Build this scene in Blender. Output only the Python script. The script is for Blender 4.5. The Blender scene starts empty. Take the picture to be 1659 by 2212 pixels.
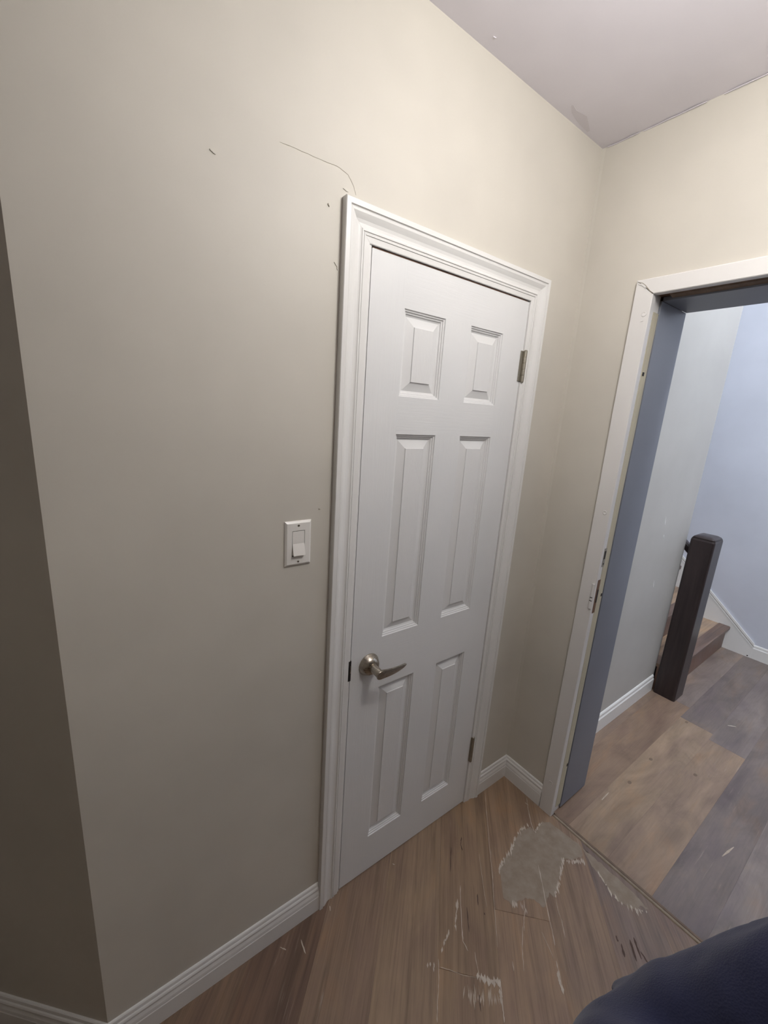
import bpy, bmesh, math, random
from mathutils import Vector, Matrix
random.seed(7)
scn = bpy.context.scene
COL = scn.collection

# ------------------------------------------------------------------ camera
CAM = Vector((-1.53590782, -0.93798882, 1.65313428))
RIGHT = Vector((0.80627717, -0.58799248, 0.06466814))
DOWN = Vector((-0.08556772, -0.22410359, -0.9708016))
FWD = Vector((0.5853164, 0.77720166, -0.23100278))
FPX = 896.0
cd = bpy.data.cameras.new('camera'); cam = bpy.data.objects.new('camera', cd); COL.objects.link(cam)
m = Matrix.Identity(4)
for i, c in enumerate((RIGHT, -DOWN, -FWD)):
    for r in range(3): m[r][i] = c[r]
m.translation = CAM
cam.matrix_world = m
cd.sensor_fit = 'AUTO'; cd.sensor_width = 36.0; cd.lens = FPX / 2212 * 36.0
cd.clip_start = 0.02; cd.clip_end = 60
scn.camera = cam

# ------------------------------------------------------------------ world, exposure, daylight
w = bpy.data.worlds.new('world'); scn.world = w; w.use_nodes = True
w.node_tree.nodes['Background'].inputs[0].default_value = (0.75, 0.85, 1.0, 1)
w.node_tree.nodes['Background'].inputs[1].default_value = 0.25
scn.view_settings.view_transform = 'Standard'
scn.view_settings.look = 'None'
scn.view_settings.gamma = 1.0
scn.view_settings.use_curve_mapping = False
scn.view_settings.exposure = 0.0

LAMP_STRENGTH = 33.0
LAMP_COL = (1.0, 0.972, 0.93)
LAMP_POS = (-0.75, -0.80, 2.576)
def area(name, loc, target, sx, sy, power, col):
    l = bpy.data.lights.new(name, 'AREA'); l.shape = 'RECTANGLE'; l.size = sx; l.size_y = sy; l.energy = power; l.color = col
    o = bpy.data.objects.new(name, l); COL.objects.link(o); o.location = loc
    o.rotation_euler = (Vector(target) - Vector(loc)).to_track_quat('-Z', 'Y').to_euler()
    return o
area('window_daylight', (0.33, -1.35, 3.55), (2.54, -0.75, 2.3), 1.1, 1.2, 108, (0.88, 0.935, 1.0))

# ------------------------------------------------------------------ helpers
def at(u, v, axis, val):
    """point where the photograph's pixel meets the plane axis = val"""
    d = RIGHT * ((u - 829.5) / FPX) + DOWN * ((v - 1106) / FPX) + FWD
    t = (val - CAM[axis]) / d[axis]
    return CAM + d * t

def srgb(r, g, b):
    f = lambda c: (c / 255 / 12.92) if c / 255 <= 0.04045 else ((c / 255 + 0.055) / 1.055) ** 2.4
    return (f(r), f(g), f(b), 1)

class NT:
    def __init__(s, name):
        s.m = bpy.data.materials.new(name); s.m.use_nodes = True
        s.t = s.m.node_tree; s.n = s.t.nodes; s.l = s.t.links
        s.b = s.n['Principled BSDF']; s.out = s.n['Material Output']
    def node(s, t, **kw):
        n = s.n.new(t)
        for k, v in kw.items(): setattr(n, k, v)
        return n
    def link(s, a, b): s.l.new(a, b)
    def coords(s, scale=(1, 1, 1), kind='Object', rnd=False):
        tc = s.node('ShaderNodeTexCoord'); mp = s.node('ShaderNodeMapping')
        mp.inputs['Scale'].default_value = scale
        src = tc.outputs[kind]
        if rnd:
            oi = s.node('ShaderNodeObjectInfo'); mu = s.node('ShaderNodeMath', operation='MULTIPLY'); mu.inputs[1].default_value = 37.0
            s.link(oi.outputs['Random'], mu.inputs[0])
            ad = s.node('ShaderNodeVectorMath', operation='ADD'); s.link(src, ad.inputs[0]); s.link(mu.outputs[0], ad.inputs[1]); src = ad.outputs[0]
        s.link(src, mp.inputs[0]); return mp.outputs[0]
    def noise(s, vec, scale, detail=4, rough=0.55, dist=0.0):
        n = s.node('ShaderNodeTexNoise'); n.inputs['Scale'].default_value = scale; n.inputs['Detail'].default_value = detail
        n.inputs['Roughness'].default_value = rough; n.inputs['Distortion'].default_value = dist
        s.link(vec, n.inputs['Vector']); return n.outputs[0]
    def ramp(s, fac, stops):
        r = s.node('ShaderNodeValToRGB'); e = r.color_ramp.elements
        e[0].position, e[0].color = stops[0]; e[1].position, e[1].color = stops[-1]
        for p, c in stops[1:-1]:
            q = e.new(p); q.color = c
        s.link(fac, r.inputs[0]); return r.outputs[0]
    def mix(s, fac, a, b, mode='MIX'):
        x = s.node('ShaderNodeMix', data_type='RGBA', blend_type=mode)
        if isinstance(fac, (int, float)): x.inputs[0].default_value = fac
        else: s.link(fac, x.inputs[0])
        for i, v in ((6, a), (7, b)):
            if isinstance(v, tuple): x.inputs[i].default_value = v
            else: s.link(v, x.inputs[i])
        return x.outputs[2]
    def bump(s, h, strength=0.3, dist=0.001):
        b = s.node('ShaderNodeBump'); b.inputs['Strength'].default_value = strength; b.inputs['Distance'].default_value = dist
        s.link(h, b.inputs['Height']); s.link(b.outputs[0], s.b.inputs['Normal'])
    def set(s, **kw):
        for k, v in kw.items():
            i = s.b.inputs[k.replace('_', ' ')]
            if isinstance(v, (int, float, tuple)): i.default_value = v
            else: s.link(v, i)

def g(v): return (v, v, v, 1)

def paint(name, col, rough=0.5, bs=260, bstr=0.12, var=0.06, bdist=0.0006):
    t = NT(name); c = t.coords()
    big = t.noise(c, 2.3, 3)
    lo = tuple(x * (1 - var) for x in col[:3]) + (1,); hi = tuple(min(1, x * (1 + var)) for x in col[:3]) + (1,)
    t.set(Base_Color=t.ramp(big, [(0.3, lo), (0.7, hi)]), Roughness=rough)
    t.bump(t.noise(c, bs, 3), bstr, bdist)
    return t.m

def flat(name, col, rough=0.5, metal=0.0, bs=0, bstr=0.1):
    t = NT(name); t.set(Base_Color=col, Roughness=rough, Metallic=metal)
    if bs: t.bump(t.noise(t.coords(), bs, 3), bstr, 0.001)
    return t.m

M = {}
M['wall'] = paint('wall_paint_greige', srgb(208, 203, 193), 0.55, 240, 0.10)
M['wall_hall'] = paint('wall_paint_grey', srgb(186, 184, 180), 0.6, 240, 0.08)
M['wall_stair'] = paint('wall_paint_cool_grey', srgb(208, 212, 224), 0.6, 240, 0.08)
M['ceiling'] = paint('ceiling_paint', srgb(224, 220, 227), 0.8, 180, 0.25)
M['trim'] = paint('trim_paint_white', srgb(232, 231, 229), 0.32, 60, 0.06, 0.015)
M['trim_old'] = paint('trim_paint_old_white', srgb(228, 226, 224), 0.4, 45, 0.25, 0.03, 0.001)
M['jamb'] = paint('jamb_paint_blue_grey', srgb(122, 126, 137), 0.45, 90, 0.08)
M['beige'] = paint('raw_strip_beige', srgb(202, 195, 172), 0.7, 80, 0.5, 0.12, 0.002)
M['bare'] = paint('bare_wood_brown', srgb(120, 92, 74), 0.8, 60, 0.5, 0.2)
M['plastic'] = flat('switch_plastic', srgb(236, 233, 228), 0.3)
M['nickel'] = None
M['dark'] = flat('dark_slot', srgb(34, 28, 26), 0.7)
M['navy'] = None

def door_mat(name, sc):
    t = NT(name); c = t.coords(sc)
    n = t.noise(c, 1.0, 5, 0.6, 0.6)
    n2 = t.noise(t.coords(), 3, 2)
    t.set(Base_Color=t.ramp(n2, [(0.3, srgb(227, 228, 229)), (0.7, srgb(233, 233, 233))]), Roughness=0.36)
    t.bump(t.ramp(n, [(0.42, g(0)), (0.5, g(0.7)), (0.62, g(1))]), 0.13, 0.0009)
    return t.m
M['door_v'] = door_mat('door_paint_vertical_grain', (190, 60, 7))
M['door_h'] = door_mat('door_paint_horizontal_grain', (7, 60, 190))
def panel_mat():
    t = NT('door_paint_cathedral_grain')
    tc = t.coords((1, 1, 0.16))
    wv = t.node('ShaderNodeTexWave', wave_type='RINGS', rings_direction='Y'); wv.inputs['Scale'].default_value = 26; wv.inputs['Distortion'].default_value = 7
    wv.inputs['Detail'].default_value = 3; wv.inputs['Detail Scale'].default_value = 6
    t.link(tc, wv.inputs['Vector'])
    t.set(Base_Color=srgb(230, 230, 230), Roughness=0.36)
    t.bump(t.ramp(wv.outputs[0], [(0.0, g(0)), (0.18, g(1)), (1.0, g(1))]), 0.25, 0.0007)
    return t.m
M['door_p'] = panel_mat()
M['door_m'] = flat('door_paint_smooth', srgb(230, 230, 230), 0.34)

def metal(name, col, rough):
    t = NT(name); c = t.coords((1, 1, 14))
    t.set(Base_Color=col, Metallic=1.0, Roughness=t.ramp(t.noise(c, 60, 3), [(0.3, g(rough * 0.8)), (0.7, g(rough * 1.25))]))
    return t.m
M['nickel'] = metal('satin_nickel', srgb(176, 168, 156), 0.3)
M['steel'] = metal('aged_hinge_steel', srgb(168, 162, 150), 0.45)

def fabric(name, col):
    t = NT(name); c = t.coords()
    n = t.noise(c, 9, 4)
    d = tuple(x * 0.8 for x in col[:3]) + (1,)
    t.set(Base_Color=t.ramp(n, [(0.35, d), (0.65, col)]), Roughness=0.95)
    t.b.inputs['Sheen Weight'].default_value = 0.12
    v = t.node('ShaderNodeTexVoronoi'); v.inputs['Scale'].default_value = 600; t.link(c, v.inputs['Vector'])
    t.bump(v.outputs[0], 0.3, 0.0008)
    return t.m
M['navy'] = fabric('navy_knit', srgb(23, 28, 60))
M['trouser'] = fabric('charcoal_cloth', srgb(52, 52, 56))
M['skin'] = flat('skin', srgb(190, 146, 122), 0.5, 0, 120, 0.15)
M['hair'] = flat('hair', srgb(44, 34, 28), 0.6, 0, 150, 0.8)
M['shoe'] = flat('shoe_rubber', srgb(40, 40, 42), 0.6, 0, 60, 0.3)
M['eye'] = flat('eye_dark', srgb(40, 30, 26), 0.2)
M['lip'] = flat('lip', srgb(150, 92, 84), 0.5)

def wood(name, streak, worn=0.35, hue=None, rough=0.42, sc=(0.9, 15, 1), lo=0.62, hi=1.22):
    """laminate plank: colour of the object times streaks that run along local x"""
    t = NT(name)
    oi = t.node('ShaderNodeObjectInfo'); base = oi.outputs['Color']
    c1 = t.coords(sc, rnd=True)
    c2 = t.coords((2.2, 70, 1), rnd=True)
    c3 = t.coords((1.5, 4.5, 1), rnd=True)
    n1 = t.noise(c1, 2.0, 5, 0.6, 0.8); n2 = t.noise(c2, 2.2, 4, 0.65, 0.3); n3 = t.noise(c3, 2.0, 4, 0.6, 0.5)
    a = t.ramp(n1, [(0.28, g(lo)), (0.5, g(1.0)), (0.72, g(hi))])
    b = t.ramp(n2, [(0.30, g(1 - streak)), (0.52, g(1.0)), (0.75, g(1 + 0.35 * streak))])
    x = t.mix(1.0, base, a, 'MULTIPLY'); x = t.mix(1.0, x, b, 'MULTIPLY')
    tint = t.ramp(n3, [(0.34, (0.82, 0.80, 0.86, 1)), (0.55, g(1.0)), (0.72, (1.14, 1.04, 0.94, 1))])
    x = t.mix(1.0, x, tint, 'MULTIPLY')
    # pale scuffing that follows the grain
    c4 = t.coords((3.0, 90, 1), rnd=True); n4 = t.noise(c4, 2.0, 3, 0.7, 0.2)
    c5 = t.coords((2.5, 4, 1), rnd=True); n5 = t.noise(c5, 1.6, 3, 0.6)
    m1 = t.ramp(n4, [(0.60, g(0)), (0.72, g(1))]); m2 = t.ramp(n5, [(0.52, g(0)), (0.68, g(worn))])
    f = t.mix(1.0, m1, m2, 'MULTIPLY')
    x = t.mix(f, x, srgb(196, 184, 170))
    t.set(Base_Color=x, Roughness=t.ramp(n3, [(0.3, g(rough - 0.06)), (0.7, g(rough + 0.14))]))
    t.bump(t.mix(0.5, n2, n1), 0.12, 0.0008)
    return t.m
M['plank'] = wood('laminate_oak', 0.22, 0.5, lo=0.70, hi=1.18)
M['plank_hall'] = wood('laminate_weathered', 0.10, 0.4, rough=0.36, sc=(1.6, 5.0, 1), lo=0.70, hi=1.22)
M['tread'] = wood('stair_wood', 0.14, 0.3)
def worn(name, a, b, alpha=False):
    t = NT(name); c = t.coords((1, 1, 1)); n = t.noise(c, 26, 5, 0.6)
    t.set(Base_Color=t.ramp(n, [(0.35, a), (0.65, b)]), Roughness=0.75); t.bump(n, 0.3, 0.0008)
    return t.m
M['worn'] = worn('worn_grey_core', srgb(148, 133, 117), srgb(163, 150, 134))
M['flake'] = worn('pale_flake', srgb(188, 175, 160), srgb(210, 200, 187))
M['scr'] = worn('pale_scratch', srgb(176, 160, 142), srgb(202, 188, 172))
M['darkstreak'] = worn('dark_streak', srgb(84, 66, 58), srgb(100, 80, 70))
M['knot'] = worn('plank_knot', srgb(116, 98, 84), srgb(132, 112, 96))
M['thresh'] = worn('threshold_taupe', srgb(142, 128, 112), srgb(164, 150, 132))
M['darkwood'] = None
def darkwood():
    t = NT('newel_espresso'); c = t.coords((22, 22, 1.6)); n = t.noise(c, 2.0, 4, 0.6, 0.4)
    t.set(Base_Color=t.ramp(n, [(0.3, srgb(38, 30, 31)), (0.7, srgb(56, 46, 46))]), Roughness=0.34); t.bump(n, 0.1, 0.001)
    return t.m
M['darkwood'] = darkwood()
def lamp_mat():
    t = NT('lamp_opal_glass'); t.set(Base_Color=g(0.9), Roughness=0.3)
    t.b.inputs['Emission Color'].default_value = LAMP_COL + (1,); t.b.inputs['Emission Strength'].default_value = LAMP_STRENGTH
    return t.m
M['lamp'] = lamp_mat()
M['glass'] = None
def glass():
    t = NT('window_glass'); t.set(Base_Color=g(1.0), Roughness=0.02); t.b.inputs['Transmission Weight'].default_value = 1.0; t.b.inputs['IOR'].default_value = 1.1
    return t.m
M['glass'] = glass()

def mesh_obj(name, verts, faces, mat, parent=None, smooth=False, mats=None, fm=None):
    me = bpy.data.meshes.new(name); me.from_pydata([tuple(v) for v in verts], [], faces)
    bm = bmesh.new(); bm.from_mesh(me); bmesh.ops.recalc_face_normals(bm, faces=bm.faces); bm.to_mesh(me); bm.free()
    if mats:
        for k in mats: me.materials.append(M[k])
        for p, i in zip(me.polygons, fm): p.material_index = i
    else: me.materials.append(M[mat])
    if smooth:
        for p in me.polygons: p.use_smooth = True
    o = bpy.data.objects.new(name, me); COL.objects.link(o)
    if parent is not None: o.parent = parent
    return o

class MB:
    def __init__(s): s.v = []; s.f = []
    def add(s, v, f):
        k = len(s.v); s.v += [tuple(p) for p in v]; s.f += [[i + k for i in q] for q in f]; return s
    def box(s, a, b):
        x0, y0, z0 = a; x1, y1, z1 = b
        return s.add([(x0, y0, z0), (x1, y0, z0), (x1, y1, z0), (x0, y1, z0), (x0, y0, z1), (x1, y0, z1), (x1, y1, z1), (x0, y1, z1)],
                     [(0, 3, 2, 1), (4, 5, 6, 7), (0, 1, 5, 4), (1, 2, 6, 5), (2, 3, 7, 6), (3, 0, 4, 7)])
    def rings(s, rings, cap=True, closed=True):
        k = len(s.v); n = len(rings[0])
        for r in rings: s.v += [tuple(p) for p in r]
        for i in range(len(rings) - 1):
            for j in range(n if closed else n - 1):
                a = k + i * n + j; b = k + i * n + (j + 1) % n
                s.f.append([a, b, b + n, a + n])
        if cap:
            s.f.append([k + j for j in range(n)][::-1]); s.f.append([k + (len(rings) - 1) * n + j for j in range(n)])
        return s
    def build(s, name, mat, parent=None, smooth=False, bevel=0.0, seg=2):
        o = mesh_obj(name, s.v, s.f, mat, parent, smooth)
        if bevel:
            md = o.modifiers.new('bevel', 'BEVEL'); md.width = bevel; md.segments = seg; md.limit_method = 'ANGLE'; md.angle_limit = 0.6
        return o

def empty(name, loc=(0, 0, 0)):
    o = bpy.data.objects.new(name, None); COL.objects.link(o); o.location = loc; o.empty_display_size = 0.05; return o
def tag(o, label, cat, group=None):
    o['label'] = label; o['category'] = cat
    if group: o['group'] = group
    return o
def struct(o, label=None):
    o['kind'] = 'structure'
    if label: o['label'] = label
    return o

# ------------------------------------------------------------------ measures
H = 2.576
XL = -1.596                       # outside corner where the door wall turns away
DX0, DX1, DZ0, DZ1 = -0.9176, -0.2869, 0.004, 2.040      # closet door slab
CX0, CX1, CZ = -1.004, -0.2080, 2.120                    # its casing, outside
OPY = (-0.262, -1.17)            # clear opening in the right wall
OPZ = 2.074
WT = 0.255                        # thickness of the right wall
YC = -0.10                        # hall wall
XC = 1.400
XD = 2.54
BH = 0.108
YB, XF = -2.40, -3.30             # back of the lobby
HZ = 4.5                          # height of the stair hall

# ------------------------------------------------------------------ walls and ceilings
def boxes(name, bs, mat, label, bevel=0):
    mb = MB()
    for a, b in bs: mb.box(a, b)
    return struct(mb.build(name, mat, bevel=bevel), label)
J = 0.022
boxes('wall_left', [((XL, 0, 0), (DX0 - 0.028, 0.11, H)), ((DX1 + 0.040, 0, 0), (0, 0.11, H)), ((DX0 - 0.028, 0, DZ1 + 0.03), (DX1 + 0.040, 0.11, H))],
      'wall', 'greige painted wall around the white closet door')
boxes('wall_right', [((0, OPY[0] + 0.02, 0), (WT, 0.0, H)), ((0, OPY[1] - 0.02, OPZ + 0.03), (WT, OPY[0] + 0.02, H)), ((0, YB, 0), (WT, OPY[1] - 0.02, H))],
      'wall', 'greige painted wall with the open doorway')
# angled wall, turning away at 45 degrees from the outside corner
s2 = math.sqrt(0.5); AL = 1.45
ax, ay = XL - AL * s2, AL * s2
mb = MB(); n_ = (0.12 * s2, 0.12 * s2)
mb.rings([[(XL, 0, 0), (ax, ay, 0), (ax + n_[0], ay + n_[1], 0), (XL + 0.0, 0.17, 0)], [(XL, 0, H), (ax, ay, H), (ax + n_[0], ay + n_[1], H), (XL + 0.0, 0.17, H)]])
struct(mb.build('wall_angled', 'wall'), 'shaded wall turning away at the left edge')
boxes('wall_back', [((XF, YB - 0.1, 0), (WT, YB, H))], 'wall', 'greige wall at the back of the lobby')
boxes('wall_far', [((XF - 0.1, YB - 0.1, 0), (XF, ay + 0.1, H))], 'wall', 'greige wall at the far side of the lobby')
boxes('wall_end', [((XF, ay, 0), (ax, ay + 0.1, H))], 'wall', 'greige wall at the end of the lobby')
boxes('ceiling', [((XF - 0.1, YB - 0.1, H), (WT, ay + 0.15, H + 0.12))], 'ceiling', 'off-white ceiling above the closet door')
boxes('wall_hall', [((WT, YC, 0), (XC, 0.02, HZ)), ((XC - 0.12, 0.02, 0), (XC, 2.2, HZ))], 'wall_hall', 'grey hall wall seen through the doorway', )
boxes('wall_stair', [((XD, -2.7, 0), (XD + 0.1, 2.3, HZ))], 'wall_stair', 'pale cool grey stairwell wall behind the newel post')
boxes('wall_landing', [((XC, 2.2, 0), (XD, 2.3, HZ))], 'wall_stair', 'stairwell end wall')
boxes('wall_entry', [((WT - 0.1, -2.8, 0), (XD + 0.1, -2.7, HZ))], 'wall_hall', 'hall end wall')
boxes('wall_upper', [((WT - 0.1, -2.7, H + 0.12), (WT, -1.95, HZ)), ((WT - 0.1, -0.75, H + 0.12), (WT, 0.02, HZ)),
                     ((WT - 0.1, -1.95, H + 0.12), (WT, -0.75, 2.9)), ((WT - 0.1, -1.95, 4.2), (WT, -0.75, HZ)), ((WT - 0.1, -2.7, 0), (WT, YB - 0.1, H + 0.12))],
      'wall_hall', 'upper hall wall around the window')
boxes('ceiling_hall', [((WT - 0.1, -2.8, HZ), (XD + 0.1, 2.3, HZ + 0.1))], 'ceiling', 'ceiling above the stair hall')
win = struct(empty('window_1', (WT - 0.05, -1.35, 2.9)), 'high hall window')
mb = MB()
for a, b in [((-0.03, -0.6, 0), (0.03, -0.55, 1.3)), ((-0.03, 0.55, 0), (0.03, 0.6, 1.3)), ((-0.03, -0.55, 0), (0.03, 0.55, 0.05)), ((-0.03, -0.55, 1.25), (0.03, 0.55, 1.3)), ((-0.02, -0.02, 0.05), (0.02, 0.02, 1.25))]: mb.box(a, b)
mb.build('window_frame', 'trim', win)
for y in (-0.285, 0.285): MB().box((-0.004, y - 0.265, 0.05), (0.004, y + 0.265, 1.25)).build('pane', 'glass', win)

# fine relief of the lobby walls: inside-corner caulk line, plaster crack, chips
MB().rings([[(-0.0022, 0.0, z), (-0.0016, -0.004, z), (-0.0002, -0.011, z), (0.0004, -0.011, z), (0.0004, 0.0, z)] for z in (BH, 1.0, H)]).build('corner_tape', 'wall', bpy.data.objects['wall_right'])
def ribbon(name, pts, width, mat, parent, normal, lift, taper=True):
    """thin raised strip through pts on a plane with the given normal"""
    pts = [Vector(p) for p in pts]; nrm = Vector(normal); L, R = [], []
    for i, p in enumerate(pts):
        d = (pts[min(i + 1, len(pts) - 1)] - pts[max(i - 1, 0)]).normalized(); s = d.cross(nrm)
        wv = width * (random.uniform(0.55, 1.25)) * (0.35 if taper and i in (0, len(pts) - 1) else 1)
        L.append(p + s * wv / 2); R.append(p - s * wv / 2)
    up = nrm * lift; mb = MB()
    mb.rings([[l, l + up, r + up, r] for l, r in zip(L, R)])
    return mb.build(name, mat, parent)
wl = bpy.data.objects['wall_left']
M['crack'] = flat('plaster_crack', srgb(158, 150, 136), 0.9)
def dense(px, axis, val, n=4, jit=0.0006):
    out = []
    P = [at(u, v, axis, val) for u, v in px]
    for a, b in zip(P[:-1], P[1:]):
        for k in range(n):
            q = a.lerp(b, k / n) + Vector([random.uniform(-jit, jit) if i != axis else 0 for i in range(3)]); out.append(q)
    return out + [P[-1]]
ribbon('plaster_crack', dense([(604, 306), (640, 321), (690, 344), (727, 358), (752, 377), (763, 400), (769, 422)], 1, 0.0), 0.0009, 'crack', wl, (0, -1, 0), 0.0004)
for px in ([(453, 321), (458, 325), (466, 333)], [(708, 440), (711, 447)], [(722, 566), (728, 574), (729, 584)], [(688, 1098), (692, 1100)], [(716, 1010), (718, 1016)], [(742, 408), (752, 414)]):
    ribbon('plaster_chip', dense(px, 1, 0.0, 3, 0.001), 0.003, 'crack' if px[0][0] in (688, 708) else 'wall', wl, (0, -1, 0), 0.0016)
cl = bpy.data.objects['ceiling']
M['stain'] = flat('ceiling_stain', srgb(214, 209, 215), 0.8)
ribbon('ceiling_stain', [(-0.262, -0.040, H), (-0.235, -0.030, H), (-0.19, -0.030, H), (-0.12, -0.014, H)], 0.026, 'stain', cl, (0, 0, -1), 0.0004)
ribbon('ceiling_chip', [at(1066, 78, 2, H), at(1072, 81, 2, H)], 0.004, 'ceiling', cl, (0, 0, -1), 0.002)
for y0, y1 in ((-0.02, -0.12), (-0.13, -0.30), (-0.34, -0.52)):
    n = 7
    ribbon('ceiling_caulk', [(-0.002 + random.uniform(-0.003, 0.001), y0 + (y1 - y0) * i / n, H - 0.002) for i in range(n + 1)], 0.004, 'stain', cl, (0, 0, -1), 0.002)
whl = bpy.data.objects['wall_hall']
for px in ([(1438, 1116), (1436, 1134)], [(1434, 1155), (1433, 1161)], [(1412, 1254), (1411, 1268)]):
    ribbon('wall_scuff', dense(px, 1, YC, 3, 0.0006), 0.007, 'trim', whl, (0, -1, 0), 0.001)

# ------------------------------------------------------------------ floor
fl = MB().box((XF - 0.1, YB - 0.1, -0.06), (WT, ay + 0.1, -0.008)).build('floor', 'bare'); struct(fl, 'brown wood-look plank floor in front of the closet door')
hf = MB().box((WT, -2.7, -0.06), (XD, 2.2, -0.008)).build('floor_hall', 'bare'); struct(hf, 'weathered grey-brown plank floor of the hall beyond the doorway')

def clip(poly, a, b, c):
    """keep the part of a 2d polygon where a x + b y <= c"""
    out = []
    for i, p in enumerate(poly):
        q = poly[(i + 1) % len(poly)]
        dp = a * p[0] + b * p[1] - c; dq = a * q[0] + b * q[1] - c
        if dp <= 0: out.append(p)
        if (dp < 0 < dq) or (dq < 0 < dp):
            t = dp / (dp - dq); out.append((p[0] + (q[0] - p[0]) * t, p[1] + (q[1] - p[1]) * t))
    return out
def plank(poly, ang, mat, parent, col, th=0.0078):
    cx = sum(p[0] for p in poly) / len(poly); cy = sum(p[1] for p in poly) / len(poly)
    ca, sa = math.cos(-ang), math.sin(-ang)
    loc = [((x - cx) * ca - (y - cy) * sa, (x - cx) * sa + (y - cy) * ca) for x, y in poly]
    ins = []
    for x, y in loc:
        r = math.hypot(x, y); k = max(0, (r - 0.0012) / r); ins.append((x * k, y * k))
    n = len(loc); mb = MB()
    mb.rings([[(x, y, -th) for x, y in loc], [(x, y, -0.0012) for x, y in loc], [(x, y, 0) for x, y in ins]])
    o = mb.build('plank', mat, parent); o.location = (cx, cy, 0); o.rotation_euler = (0, 0, ang); o.color = col
    return o
def area2(p): return abs(sum(p[i][0] * p[(i + 1) % len(p)][1] - p[(i + 1) % len(p)][0] * p[i][1] for i in range(len(p)))) / 2
PW = 0.19
tones = {0: srgb(160, 134, 110), 1: srgb(156, 131, 106), 2: srgb(158, 134, 110), 3: srgb(148, 124, 104), 4: srgb(122, 98, 82), 5: srgb(136, 112, 92), -1: srgb(154, 130, 108), -2: srgb(140, 122, 110), -3: srgb(146, 124, 106)}
regions = [[(1, 0, -0.001), (0, 1, 0.03), (-1, 0, 3.30), (0, -1, 2.40)], [(1, 0, XL), (0, -1, -0.031), (s2, s2, XL * s2), (-1, 0, 3.30), (0, 1, ay)]]
for k in range(-9, 18):
    s1 = 0.0855 - PW * k; s0 = s1 - PW              # seam coordinate s = (x - y)/sqrt2 ; length t = (x + y)/sqrt2
    off = -0.797 if k == 1 else -2.2 + 0.9 * ((k * 0.37) % 1) + (0.0 if k != 0 else -0.3)
    for j in range(-4, 5):
        t0 = off + j * 1.9; t1 = t0 + 1.9
        quad = [((t + s) * s2, (t - s) * s2) for s, t in ((s0, t0), (s1, t0), (s1, t1), (s0, t1))]
        for reg in regions:
            p = quad
            for a, b, c in reg:
                p = clip(p, a, b, c)
                if len(p) < 3: break
            if len(p) >= 3 and area2(p) > 0.0005:
                base = tones.get(k, srgb(106, 86, 70)); f = random.uniform(0.95, 1.05)
                plank(p, math.pi / 4, 'plank', fl, tuple(c * f for c in base[:3]) + (1,))
# the hall: planks along x, butt joints by the newel post
rows = [(-0.155, 0.0), (-0.325, -0.155), (-0.488, -0.325), (-0.650, -0.488)]
y = -0.650
while y > -2.7: rows.append((max(y - 0.165, -2.7), y)); y -= 0.165
hall_cut = {0: [1.40], 1: [1.40], 2: [1.25], 3: [1.178], 4: [1.9], 5: [0.95, 2.3], 6: [1.5]}
warm = [srgb(138, 118, 102), srgb(140, 118, 100), srgb(158, 136, 114), srgb(152, 130, 110), srgb(124, 112, 106)]
grey = [srgb(124, 112, 106), srgb(134, 122, 116), srgb(120, 108, 102), srgb(140, 126, 118)]
for i, (y0, y1) in enumerate(rows):
    cuts = [0.018] + hall_cut.get(i, [0.4 + 0.5 * (i % 3)]) + [XD]
    for j in range(len(cuts) - 1):
        col = warm[i] if (i < 5 and j == 0) else grey[(i + j * 2) % 4]
        plank([(cuts[j], y0), (cuts[j + 1], y0), (cuts[j + 1], y1), (cuts[j], y1)], 0.0, 'plank_hall', hf, col)

# threshold strip
th = struct(empty('trim_3', (0.008, -0.27, 0)), 'narrow pale threshold strip across the doorway')
MB().rings([[(-0.010, y, 0.0), (-0.008, y, 0.0035), (0.0, y, 0.0042), (0.0, y, 0.0)] for y in (0.006, OPY[1] + 0.28)]).build('threshold_lip', 'thresh', th)
MB().rings([[(0.0025, y, 0.0), (0.0025, y, 0.0035), (0.0120, y, 0.0030), (0.0150, y, 0.0)] for y in (0.004, OPY[1] + 0.28)]).build('threshold_strip', 'knot', th)

# worn patches and scratches on the planks
Z0 = 0.0
def fp(u, v): p = at(u, v, 2, Z0); return Vector((p.x, p.y, Z0))
def zz(X, Y): return fp(900 + X / 4.1475, 1700 + Y / 4.1475)
def z6(X, Y): return fp(960 + X / 2.373, 1600 + Y / 2.373)
GR = Vector((s2, s2, 0))                 # grain direction of the lobby planks
def patch(name, pts, mat, lift=0.0003, jag=0.010, sub=5):
    out = []
    n = len(pts)
    for i in range(n):
        a, b = pts[i], pts[(i + 1) % n]
        for k in range(sub):
            q = a.lerp(b, k / sub)
            out.append(q + GR * random.uniform(-jag, jag) + Vector((random.uniform(-1, 1), random.uniform(-1, 1), 0)) * 0.0008)
    me_v = [(p.x, p.y, Z0) for p in out] + [(p.x, p.y, Z0 + lift) for p in out]
    bm = bmesh.new(); top = [bm.verts.new(v) for v in me_v[len(out):]]
    f = bm.faces.new(top); bmesh.ops.triangulate(bm, faces=[f])
    if sum(fc.normal.z for fc in bm.faces) < 0: bmesh.ops.reverse_faces(bm, faces=bm.faces)
    r = bmesh.ops.extrude_face_region(bm, geom=list(bm.faces))
    for v in r['geom']:
        if isinstance(v, bmesh.types.BMVert): v.co.z = Z0 + lift
    for v in top: v.co.z = Z0
    me = bpy.data.meshes.new(name); bmesh.ops.recalc_face_normals(bm, faces=bm.faces); bm.to_mesh(me); bm.free(); me.materials.append(M[mat])
    o = bpy.data.objects.new(name, me); COL.objects.link(o); o.parent = fl; return o
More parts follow.
